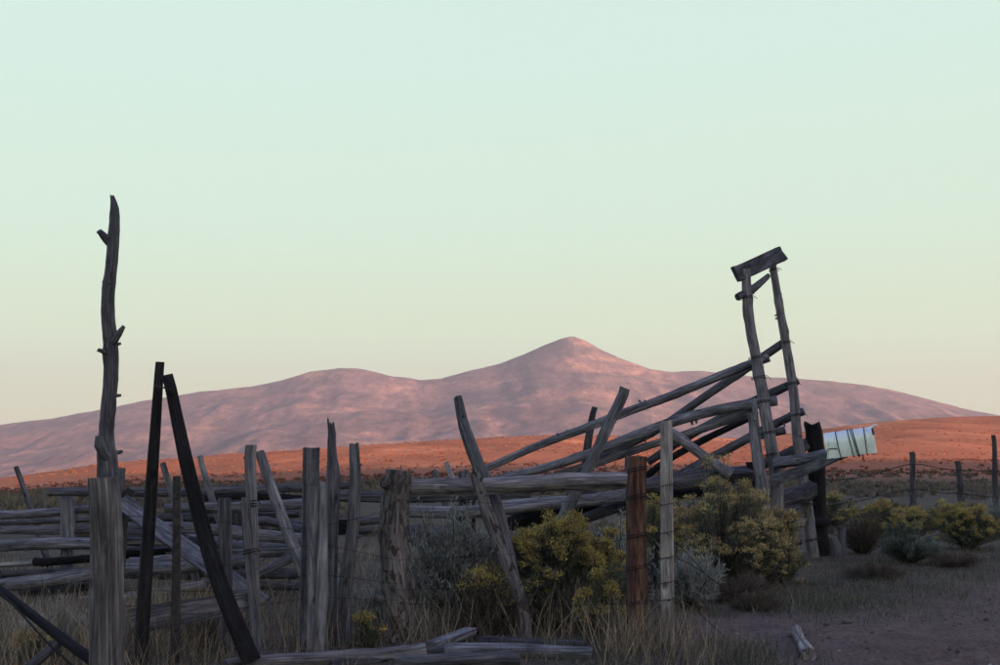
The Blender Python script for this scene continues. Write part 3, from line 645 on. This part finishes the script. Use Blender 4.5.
rails += [([(105, 531, 15.3), (160, 536, 15.2), (215, 545, 15.1)], [8, 9, 8], 'dull'), ([(140, 571, 14.5), (200, 566, 14.4), (258, 560, 14.3)], [9, 11, 10], 'wood'),
 ([(205, 498, 16.5), (260, 497, 16.4), (330, 500, 16.3)], [6, 7, 7], 'dark'), ([(185, 588, 14.4), (230, 583, 14.4), (300, 586, 14.3)], [9, 9, 8], 'dull'),
 ([(-16, 523, 17.4), (60, 520, 17.3), (130, 519, 17.2)], [5, 6, 6], 'dull'), ([(80, 601, 14.4), (130, 596, 14.4), (205, 584, 14.3)], [8, 9, 9], 'wood'),
 ([(258, 520, 15.4), (290, 527, 15.3), (325, 536, 15.2)], [8, 9, 9], 'wood'), ([(20, 594, 15.0), (60, 590, 15.0), (100, 584, 15.0)], [7, 8, 7], 'dark'),
 ([(250, 537, 16.0), (300, 532, 16.0), (372, 530, 15.9)], [7, 8, 7], 'dull'), ([(150, 515, 16.9), (180, 530, 16.8), (205, 546, 16.7)], [6, 7, 7], 'pale')]
for spec, w, mt in rails: stick('rail', spec, w, mt, bc, knots=5)
tag(stick('sloping_plank', [(120, 500, 13.4), (185, 548, 13.0), (262, 604, 12.6)], [19, 21, 22], 'dull', kind='rect', aspect=0.14, hint=(0.35, -0.8, 0.75), knots=0), 'broad pale plank sloping down to the right behind the black A-shaped poles', 'plank')
tag(stick('sloping_plank', [(131, 489, 13.5), (124, 512, 13.5), (117, None, 13.5)], [9, 9, 9], 'dull', kind='rect', aspect=0.3), 'short dark board standing right of the tall bare trunk', 'board')

# ------------------------------------------------------------------ timbers lying on the ground
def lying(name, label, cat, a, b_, w, mt, kind='round', lift=0.0, tilt=0.0, **kw):
    SEED[0] += 1
    p = G(*a); q = G(*b_); r = [0.5 * w[0] * a[1] / F, 0.5 * w[1] * b_[1] / F]
    asp = kw.get('aspect', 1.0)
    p.z += r[0] * asp * 0.75 + lift; q.z += r[1] * asp * 0.75 + lift + tilt
    if kind != 'round': kw.setdefault('hint', (0, -0.15, 1))
    V, Fc, U = sweep([p, (p + q) / 2, q], [r[0], (r[0] + r[1]) / 2, r[1]], seed=SEED[0], kind=kind, **kw)
    me = mesh_from(name, V, Fc, U, M[mt], p); return tag(link(name, me, None, p), label, cat)
lying('fallen_log', 'pale bare log lying along the bottom edge below the slats', 'log', (225, 9.35), (423, 10.15), (15, 15), 'tan', knots=3)
lying('fallen_log', 'long grey log on the ground below the yellow brush', 'log', (445, 10.1), (592, 10.05), (15, 12), 'wood', knots=5)
lying('fallen_log', 'thin grey log lying behind the long ground log', 'log', (478, 10.75), (585, 10.6), (9, 7), 'dull', knots=5)
lying('fallen_board', 'short board tilted up on the pile of ground logs', 'board', (432, 10.25), (471, 10.75), (14, 13), 'wood', kind='rect', aspect=0.5, lift=0.04, tilt=0.05, knots=0)
lying('fallen_log', 'dark log half hidden at the bottom edge below the tilted board', 'log', (395, 9.75), (520, 9.7), (16, 14), 'dull', knots=5)
lying('fallen_log', 'weathered log under the pale one at the bottom edge', 'log', (330, 9.7), (470, 10.4), (11, 10), 'dull', knots=5)
lying('wood_chunk', 'short bleached chunk of wood lying on the dirt track', 'wood chunk', (797, 11.5), (809, 10.3), (9, 14), 'split', knots=5, rag=(0.02, 0.03))
tag(stick('stub_post', [(843, 529, 20.4), (843, None, 20.4)], [8, 10], 'dull', rag=(0.05, 0), knots=5), 'short broken stub post right of the dark mailbox post', 'stub post')
tag(stick('tree_stump', [(828, 541, 20.0), (829, None, 20.0)], [19, 24], 'dull', rag=(0.07, 0), rough=0.14, knots=8, step=0.05), 'low ragged stump at the foot of the dark mailbox post', 'stump')

# ------------------------------------------------------------------ wire fence on the right
rw = thing('wire_fence', 'sagging barbed wire fence on three thin posts in the right field', 'fence', G(912, 30))
stick('post', [(912, 452, 30), (913, 480, 30), (914, None, 30)], [6, 6, 7], 'dull', rw, knots=4)
stick('post', [(957, 461, 29), (960, 490, 29), (963, None, 29)], [5, 6, 7], 'dull', rw, knots=4)
stick('post', [(993, 435, 26.5), (995, 470, 26.5), (997, None, 26.5)], [4, 5, 6], 'dull', rw, knots=4)
for rows in ((480, 477, 464, 470, 471, 469), (506, 500, 489, 493, 497, 494), (527, 524, 512, 513, 516, 515)):
    wire('wire', [[P(822, rows[0], 19.9), P(862, rows[1], 24.5), P(912, rows[2], 29.9), P(935, rows[2] + 4, 29.5), P(957, rows[3], 28.9), P(995, rows[4], 26.4), P(1040, rows[5], 23.5)]], rw, 0.009, barbs=True, smooth=5)
wire('wire', [[P(830, 504, 21), P(845, 502, 22), P(852, 498, 22), P(848, 508, 22), P(860, 500, 23)]], rw, 0.008)

# ------------------------------------------------------------------ plants
def blades(rng, base, dirs, length, width, bend, levels=2):
    """thin tapering leaves; returns verts, triangles"""
    n = len(base); L = length[:, None]
    d = dirs / np.linalg.norm(dirs, axis=1, keepdims=True)
    sidev = np.cross(d, rng.normal(size=(n, 3))); sidev /= np.linalg.norm(sidev, axis=1, keepdims=True) + 1e-9
    droop = bend * L
    mid = base + d * L * 0.55 + droop * 0.3; tip = base + d * L + droop
    w = width[:, None] * 0.5
    V = np.stack([base - sidev * w, base + sidev * w, mid + sidev * w * 0.8, mid - sidev * w * 0.8, tip], 1).reshape(-1, 3)
    i = np.arange(n)[:, None] * 5
    T = np.concatenate([i + np.array([[0, 1, 2]]), i + np.array([[0, 2, 3]]), i + np.array([[3, 2, 4]])], 1).reshape(-1, 3)
    return V, T
def shrub(name, label, px, d, wpx, hpx, kind, seed, n=420, flower=1.0, group=None, depth=0.9, lean=0.0, top=None):
    rng = np.random.default_rng(seed)
    c = G(px, d); rx = 0.5 * wpx * d / F; H = hpx * d / F; ry = rx * depth
    root = thing(name, label, 'shrub', c, group)
    a = rng.uniform(0, 2 * np.pi, n); el = np.arccos(rng.uniform(0.05, 1, n) ** 0.85)
    lob = 0.76 + 0.5 * (vn(a * 2.1 + seed, el * 3.0 + seed, seed) - 0.35) + 0.34 * (vn(a * 5.3 + seed, el * 7.0 + seed, seed + 3) - 0.5) + rng.normal(0, 0.05, n)
    if kind == 'sage': lob *= 0.9 + 0.18 * rng.random(n)
    tip = np.stack([np.cos(a) * np.sin(el) * rx * lob + lean * H * 0.3, np.sin(a) * np.sin(el) * ry * lob, (np.cos(el) * 0.9 + 0.14) * H * lob], 1)
    if kind in ('rabbit', 'teal'):                 # stems gather into rounded heads
        K = max(6, n // 13); cen = tip[:K] * np.array([0.88, 0.88, 0.90]); own = np.arange(n) % K
        outw = cen / (np.array([rx, ry, H]) ** 2); outw /= np.linalg.norm(outw, axis=1, keepdims=True)
        dv = rng.normal(0, 0.75, (n, 3)) + outw[own] * 1.0 + np.array([0, 0, 0.35]); dv /= np.linalg.norm(dv, axis=1, keepdims=True)
        rl = (0.13 * rx + 0.05 * H) * rng.uniform(0.7, 1.25, K)
        tip = cen[own] + dv * rl[own][:, None] * rng.uniform(0.75, 1.05, n)[:, None]
        el = np.where((dv * outw[own]).sum(1) > 0.25, el[own], 1.5)
    b0 = np.stack([np.cos(a) * 0.10 * rx, np.sin(a) * 0.10 * ry, np.full(n, -0.03)], 1) * (0.3 + rng.random((n, 1)))
    ctrl = b0 + (tip - b0) * 0.5 + np.stack([np.zeros(n), np.zeros(n), 0.10 * H * np.ones(n)], 1) + rng.normal(0, 0.03 * rx, (n, 3))
    tip[:, 2] = np.maximum(tip[:, 2], 0.06 * H)
    def at(u): return b0 * (1 - u) ** 2 + 2 * ctrl * u * (1 - u) + tip * u * u
    # stems: three sided tubes
    SV, ST, SVar = [], [], []
    us = [0, 0.35, 0.7, 1.0]; rr = np.interp(us, [0, 1], [0.007, 0.002])
    for j, u in enumerate(us):
        p = at(u)
        for k in range(3):
            ang = 2 * np.pi * k / 3; SV.append(p + np.array([math.cos(ang) * rr[j], math.sin(ang) * rr[j], 0]))
    SV = np.stack(SV, 1).reshape(-1, 3)
    base = np.arange(n)[:, None] * 12
    for j in range(3):
        for k in range(3):
            k2 = (k + 1) % 3
            ST.append(base + np.array([[j * 3 + k, j * 3 + k2, j * 3 + 3 + k2]])); ST.append(base + np.array([[j * 3 + k, j * 3 + 3 + k2, j * 3 + 3 + k]]))
    ST = np.concatenate(ST, 0)
    link('stems', np_mesh('stems', SV, ST, M['stem'], np.repeat(rng.random(n), 12)), root, c)
    # leaves
    m_ = {'rabbit': 26, 'sage': 30, 'teal': 34, 'dry': 16}[kind]
    u = (0.28 + 0.72 * rng.random((n, m_)) ** 0.7); uu = u[..., None]
    pos = b0[:, None] * (1 - uu) ** 2 + 2 * ctrl[:, None] * uu * (1 - uu) + tip[:, None] * uu * uu
    tan = (tip - b0)[:, None] + 0 * pos; tan = tan / np.linalg.norm(tan, axis=2, keepdims=True)
    dirs = tan * 0.9 + np.array([0, 0, 0.45]) + rng.normal(0, 0.55, pos.shape)
    pos = (pos + rng.normal(0, 0.012, pos.shape)).reshape(-1, 3); dirs = dirs.reshape(-1, 3); N = len(pos)
    ll = {'rabbit': 0.055, 'sage': 0.05, 'teal': 0.05, 'dry': 0.05}[kind]; ww = {'rabbit': 0.006, 'sage': 0.009, 'teal': 0.007, 'dry': 0.004}[kind]
    V, T = blades(rng, pos, dirs, ll * rng.uniform(0.6, 1.4, N), ww * rng.uniform(0.7, 1.4, N), rng.normal(0, 0.08, (N, 3)))
    var = np.clip(np.repeat(rng.random(n) * 0.6, m_) + rng.random(N) * 0.4, 0, 1)
    lm = {'rabbit': 'rabbit_leaf', 'sage': 'sage_leaf', 'teal': 'teal_leaf', 'dry': 'dry_leaf'}[kind]
    link('foliage', np_mesh('foliage', V, T, M[lm], np.repeat(var, 5)), root, c)
    # flower heads on the outer tips, upright seed stalks on sage
    if kind == 'sage':
        k = rng.random(n) < 0.35; tp = tip[k]; q = len(tp)
        b2 = np.repeat(tp, 14, 0); s = np.tile(np.linspace(0, 1, 14), q)
        up = np.stack([rng.normal(0, 0.12, q), rng.normal(0, 0.12, q), np.ones(q)], 1); hh = rng.uniform(0.08, 0.22, q)
        b2 = b2 + np.repeat(up * hh[:, None], 14, 0) * s[:, None]
        V, T = blades(rng, b2, np.repeat(up, 14, 0) + rng.normal(0, 0.5, b2.shape), rng.uniform(0.02, 0.045, len(b2)), np.full(len(b2), 0.005), rng.normal(0, 0.05, b2.shape))
        link('seed_stalks', np_mesh('seed_stalks', V, T, M['straw' if flower > 1 else 'sage_leaf'], np.repeat(rng.random(len(b2)), 5)), root, c)
    elif flower > 0:
        score = np.cos(el) + rng.normal(0, 0.14, n)
        k = (score > (1.02 - 0.62 * flower)) & (rng.random(n) < 0.85); tp = tip[k]; q = len(tp); cnt = 34
        cl = np.repeat(tp, cnt, 0); spread = np.array([0.026, 0.026, 0.014])
        cl = cl + rng.normal(0, 1, cl.shape) * spread + np.array([0, 0, 0.006])
        V, T = blades(rng, cl, rng.normal(0, 0.6, cl.shape) + np.array([0, 0, 0.7]), rng.uniform(0.012, 0.026, len(cl)), rng.uniform(0.006, 0.012, len(cl)), np.zeros(cl.shape))
        var = np.clip(np.repeat(rng.random(q) * 0.75, cnt) + rng.random(len(cl)) * 0.25, 0, 1)
        link('flowers', np_mesh('flowers', V, T, M['tan_flower' if top == 'tan' else 'rabbit_flower'], np.repeat(var, 5)), root, c)
    for o in root.children: o['kind'] = 'stuff'
    return root
shrub('rabbitbrush', 'largest yellow-topped bush, below the chute right of the pale split post', 720, 15.6, 182, 100, 'rabbit', 11, n=1000, top='tan', flower=1.35)
shrub('rabbitbrush', 'yellow-flowered bush below the heavy front rail left of the red post', 553, 11.9, 152, 110, 'rabbit', 12, n=900, flower=0.85)
shrub('rabbitbrush', 'rounded yellow-topped bush tucked between the front rail and the red post', 592, 12.3, 84, 88, 'rabbit', 42, n=420, flower=0.8)
shrub('rabbitbrush', 'broad yellow bush in the right field below the leftmost wire fence post', 893, 22.5, 118, 50, 'rabbit', 13, n=620)
shrub('rabbitbrush', 'yellow bush at the right edge under the middle wire fence post', 968, 22.0, 78, 46, 'rabbit', 14, n=520)
shrub('rabbitbrush', 'small bright yellow clump at the right foot of the largest bush', 789, 16.4, 34, 26, 'rabbit', 15, n=120)
shrub('rabbitbrush', 'tan gone-to-seed bush at the right end of the largest bush', 776, 15.9, 70, 72, 'rabbit', 16, n=380, top='tan')
shrub('rabbitbrush', 'yellow-green bush just left of the largest bush behind the red post', 650, 15.2, 75, 84, 'rabbit', 17, n=420)
shrub('rabbitbrush', 'low yellow-flowered clump close to the left of the red post', 600, 11.3, 50, 58, 'rabbit', 18, n=200)
shrub('rabbitbrush', 'pale yellow bush beyond the dark mailbox post', 838, 27, 60, 34, 'rabbit', 19, n=240, top='tan')
shrub('sagebrush', 'tall grey sagebrush below the heavy rail beside the gnarled post', 455, 12.2, 118, 108, 'sage', 21, n=560, flower=2)
shrub('sagebrush', 'blue-green sagebrush behind the red post', 618, 13.6, 80, 76, 'sage', 22, n=360)
shrub('sagebrush', 'low blue-grey sagebrush between the red and pale posts', 690, 13.4, 76, 56, 'sage', 23, n=300)
shrub('sagebrush', 'rounded blue-green bush with few yellow tips in front of the right yellow bushes', 909, 19.0, 66, 38, 'teal', 24, n=420, flower=0.25)
shrub('sagebrush', 'grey-green sagebrush at the far right edge by the last wire fence post', 1000, 25, 50, 34, 'sage', 25, n=300)
shrub('sagebrush', 'low grey sagebrush at the foot of the gnarled post', 372, 11.4, 60, 40, 'sage', 26, n=160)
shrub('dry_shrub', 'brown dry shrub in front of the leaning bark pole', 490, 11.1, 92, 66, 'dry', 31, n=420, flower=0.1)
shrub('dry_shrub', 'dark twiggy shrub right of the stub post by the mailbox', 862, 20.5, 60, 40, 'dry', 32, n=300, flower=0)
shrub('dry_shrub', 'low brown scrub on the dirt bank below the rounded blue-green bush', 875, 16.8, 80, 18, 'dry', 33, n=240, flower=0)
shrub('dry_shrub', 'low dry scrub at the right edge above the dirt track', 955, 18.5, 70, 14, 'dry', 34, n=180, flower=0)
shrub('dry_shrub', 'dry scrub under the largest bush behind the dirt track', 735, 14.2, 110, 26, 'dry', 35, n=300, flower=0)
shrub('rabbitbrush', 'little yellow clump beside the bowed grey post', 368, 10.6, 40, 34, 'rabbit', 36, n=80, flower=0.6)
shrub('rabbitbrush', 'yellow-tipped weeds in the lower left corner', 30, 9.6, 70, 40, 'rabbit', 37, n=110, flower=0.4, top='tan')

shrub('dry_shrub', 'low dark scrub on the verge left of the bleached wood chunk', 757, 13.2, 60, 16, 'dry', 38, n=160, flower=0)
shrub('sagebrush', 'low grey sagebrush in the corner beside the square sawn post', 60, 10.6, 110, 36, 'sage', 39, n=220)
shrub('dry_shrub', 'twiggy brown weeds at the feet of the black poles', 205, 10.9, 110, 34, 'dry', 40, n=260, flower=0)
shrub('sagebrush', 'small sagebrush between the bowed post and the black board', 335, 12.2, 50, 44, 'sage', 41, n=140)
# grasses
rng = np.random.default_rng(5)
def scatter_grass(name, label, cat, n, dens, hfun, mat, width, seed, zone):
    rng = np.random.default_rng(seed)
    y = zone[2] + (zone[3] - zone[2]) * rng.random(n) ** 1.3
    x = y * rng.uniform(zone[0], zone[1], n)
    k = rng.random(n) < dens(x, y); x, y = x[k], y[k]
    z = terrain(x, y); h = hfun(x, y) * rng.uniform(0.5, 1.35, len(x))
    base = np.stack([x, y, z - 0.01], 1)
    dirs = np.stack([rng.normal(0, 0.28, len(x)), rng.normal(0, 0.28, len(x)), np.ones(len(x))], 1)
    V, T = blades(rng, base, dirs, h, width * rng.uniform(0.6, 1.4, len(x)), np.stack([rng.normal(0.03, 0.16, len(x)), rng.normal(0, 0.16, len(x)), -0.08 * rng.random(len(x))], 1))
    o = link(name, np_mesh(name, V, T, M[mat], np.repeat(rng.random(len(x)), 5))); tag(o, label, cat); o['kind'] = 'stuff'; return o
def clump(x, y, s, f): return np.clip((fbm(x * f, y * f, 3, s) + 0.12) * 3.2, 0, 1)
def off_logs(x, y):
    u = 500 + F * x / y
    return 1 - 0.93 * sm(220, 250, u) * (1 - sm(590, 610, u)) * (1 - sm(10.5, 10.9, y))
def not_road(x, y): return 1 - road(x, y)
scatter_grass('dry_grass', 'tall dry straw grass around the corral timbers and fence posts', 'grass', 34000,
              lambda x, y: clump(x, y, 7, 0.9) * not_road(x, y) * off_logs(x, y) * (0.25 + 0.75 * (x < 1.4)), lambda x, y: 0.07 + 0.20 * clump(x, y, 8, 0.6), 'straw', 0.0045, 51, (-0.40, 0.20, 8.6, 21))
scatter_grass('green_grass', 'short dull green grass on the verge beside the dirt track', 'grass', 70000,
              lambda x, y: clump(x, y, 17, 0.8) * not_road(x, y) * off_logs(x, y) * np.where(x > 0.2, 1, 0.4), lambda x, y: 0.06 + 0.09 * clump(x, y, 18, 0.7), 'grass', 0.006, 52, (-0.40, 0.45, 8.6, 24))
VERGE = [(760, 14.0, 0.8, 1), (830, 15.2, 1.0, .9), (720, 13.4, .6, 1), (880, 16.2, .9, .8), (800, 13.2, .7, .9), (950, 19, 1.2, .5), (655, 10.1, .5, .9), (715, 10.4, .5, .8), (620, 10.2, .6, .8), (560, 10.9, .4, .6)]
def spots(x, y, L):
    s = 0
    for (px, d, r, a) in L:
        gx = (px - 500) / F * d; s = s + a * np.exp(-((x - gx) ** 2 + (y - d) ** 2) / r ** 2)
    return np.clip(s, 0, 1)
STRAW = [(225, 11.0, 0.5, 1), (200, 12.4, 0.8, 0.8), (285, 10.6, 0.45, 1), (160, 10.6, 0.5, .8), (330, 10.2, 0.4, .8), (630, 10.4, 0.35, 1), (655, 10.5, 0.3, .8), (560, 10.6, 0.5, .6), (440, 10.8, .5, .6), (590, 10.9, .3, .7), (40, 9.4, .7, .5), (380, 10.5, .5, .5), (690, 10.0, .4, .5)]
scatter_grass('straw_stalks', 'thin pale straw stalks standing between the left posts and around the red post', 'grass', 90000,
              lambda x, y: spots(x, y, STRAW) * 0.20 * off_logs(x, y), lambda x, y: 0.26 + 0.34 * vn(x * 1.2, y * 1.2, 3), 'straw', 0.0042, 53, (-0.36, 0.18, 8.9, 14))
scatter_grass('verge_grass', 'tufts of dull grey-green grass along the edge of the dirt track', 'grass', 150000,
              lambda x, y: spots(x, y, VERGE) * (0.15 + 0.6 * clump(x, y, 27, 1.6)), lambda x, y: 0.05 + 0.10 * clump(x, y, 28, 1.1), 'verge', 0.006, 54, (-0.02, 0.45, 8.9, 22))
# low shrubs over the plain and the hill
def field_shrubs():
    rng = np.random.default_rng(77); n = 26000
    y = 24 * (600 / 24) ** (rng.random(n) ** 0.75); x = y * rng.uniform(-0.46, 0.46, n)
    k = (rng.random(n) < np.clip(0.15 + 2.2 * (fbm(x / 14, y / 14, 3, 12) + 0.12), 0, 1)) & ((y > 30) | (np.abs(x / y) > 0.05)) & ((y < 130) | (rng.random(n) < 0.55)); x, y = x[k], y[k]; n = len(x)
    z = terrain(x, y); s = rng.uniform(0.10, 0.30, n) * (1 + 0.5 * sm(100, 400, y)); hue = np.where(y > rng.uniform(60, 150, n), 0.45 * rng.random(n), 0.58 + 0.36 * rng.random(n)); m_ = 12
    c = np.repeat(np.stack([x, y, z], 1), m_, 0); ss = np.repeat(s, m_)[:, None]
    off = rng.normal(0, 1, (n * m_, 3)) * np.array([0.55, 0.55, 0.05]); off[:, 2] = np.abs(off[:, 2])
    dirs = off * np.array([0.9, 0.9, 1]) + np.array([0, 0, 0.9]) + rng.normal(0, 0.2, off.shape)
    V, T = blades(rng, c + off * ss * 0.6, dirs, (ss[:, 0] * rng.uniform(0.7, 1.2, n * m_)), ss[:, 0] * 0.45, rng.normal(0, 0.1, off.shape))
    o = link('field_shrubs', np_mesh('field_shrubs', V, T, M['field'], np.repeat(np.clip(np.repeat(hue, m_) + 0.06 * rng.random(n * m_), 0, 1), 5)))
    tag(o, 'low scrub dotting the plain and the reddish hill', 'scrub'); o['kind'] = 'stuff'
field_shrubs()
# pebbles and clods on the track
def pebbles():
    rng = np.random.default_rng(8); n = 2600
    y = rng.uniform(9.3, 20, n); x = y * rng.uniform(0.08, 0.42, n); k = rng.random(n) < road(x, y) * 0.8 + 0.08; x, y = x[k], y[k]; n = len(x)
    z = terrain(x, y); s = 0.008 * np.exp(rng.normal(0.1, 0.6, n)); s = np.minimum(s, 0.06)
    ico = np.array([(0, 0, 1), (0.9, 0, 0.2), (0.2, 0.9, 0.1), (-0.8, 0.4, 0.2), (-0.5, -0.8, 0.1), (0.5, -0.7, 0.2), (0, 0, -0.6)])
    tri = np.array([(0, 1, 2), (0, 2, 3), (0, 3, 4), (0, 4, 5), (0, 5, 1), (6, 2, 1), (6, 3, 2), (6, 4, 3), (6, 5, 4), (6, 1, 5)])
    V = (ico[None] * (1 + rng.normal(0, 0.2, (n, 7, 3)))) * s[:, None, None] * np.array([1, 1, 0.65]) + np.stack([x, y, z], 1)[:, None]
    T = (tri[None] + (np.arange(n) * 7)[:, None, None]).reshape(-1, 3)
    m, t, b = mat_base('pebble', 0.9, 0.2); a = nd(t, 'ShaderNodeAttribute', attribute_name='var')
    t.links.new(cramp(t, a.outputs['Fac'], [(0, (0.07, 0.055, 0.048)), (0.8, (0.15, 0.12, 0.10)), (1, (0.33, 0.30, 0.27))]), b.inputs['Base Color'])
    o = link('pebbles', np_mesh('pebbles', V.reshape(-1, 3), T, m, np.repeat(rng.random(n) ** 1.5, 7))); tag(o, 'pebbles and clods on the dirt track', 'pebbles'); o['kind'] = 'stuff'
pebbles()

# ------------------------------------------------------------------ haze
HAZE = 5.5e-5
m = bpy.data.materials.new('haze_air'); m.use_nodes = True; t = m.node_tree; t.nodes.clear()
out = nd(t, 'ShaderNodeOutputMaterial'); pv = nd(t, 'ShaderNodeVolumePrincipled')
pv.inputs['Color'].default_value = (0.84, 0.84, 0.97, 1); pv.inputs['Density'].default_value = HAZE; pv.inputs['Anisotropy'].default_value = 0.5
t.links.new(pv.outputs[0], out.inputs['Volume'])
x0, x1, y0, y1, z0, z1 = -7000, 7000, -1900, 11500, -320, 800
V = [(x, y, z) for x in (x0, x1) for y in (y0, y1) for z in (z0, z1)]
me = bpy.data.meshes.new('haze'); me.from_pydata(V, [], [(0, 1, 3, 2), (4, 6, 7, 5), (0, 4, 5, 1), (2, 3, 7, 6), (0, 2, 6, 4), (1, 5, 7, 3)]); me.materials.append(m)
hz = link('haze', me); hz['kind'] = 'stuff'; tag(hz, 'thin evening haze filling the valley air', 'haze')
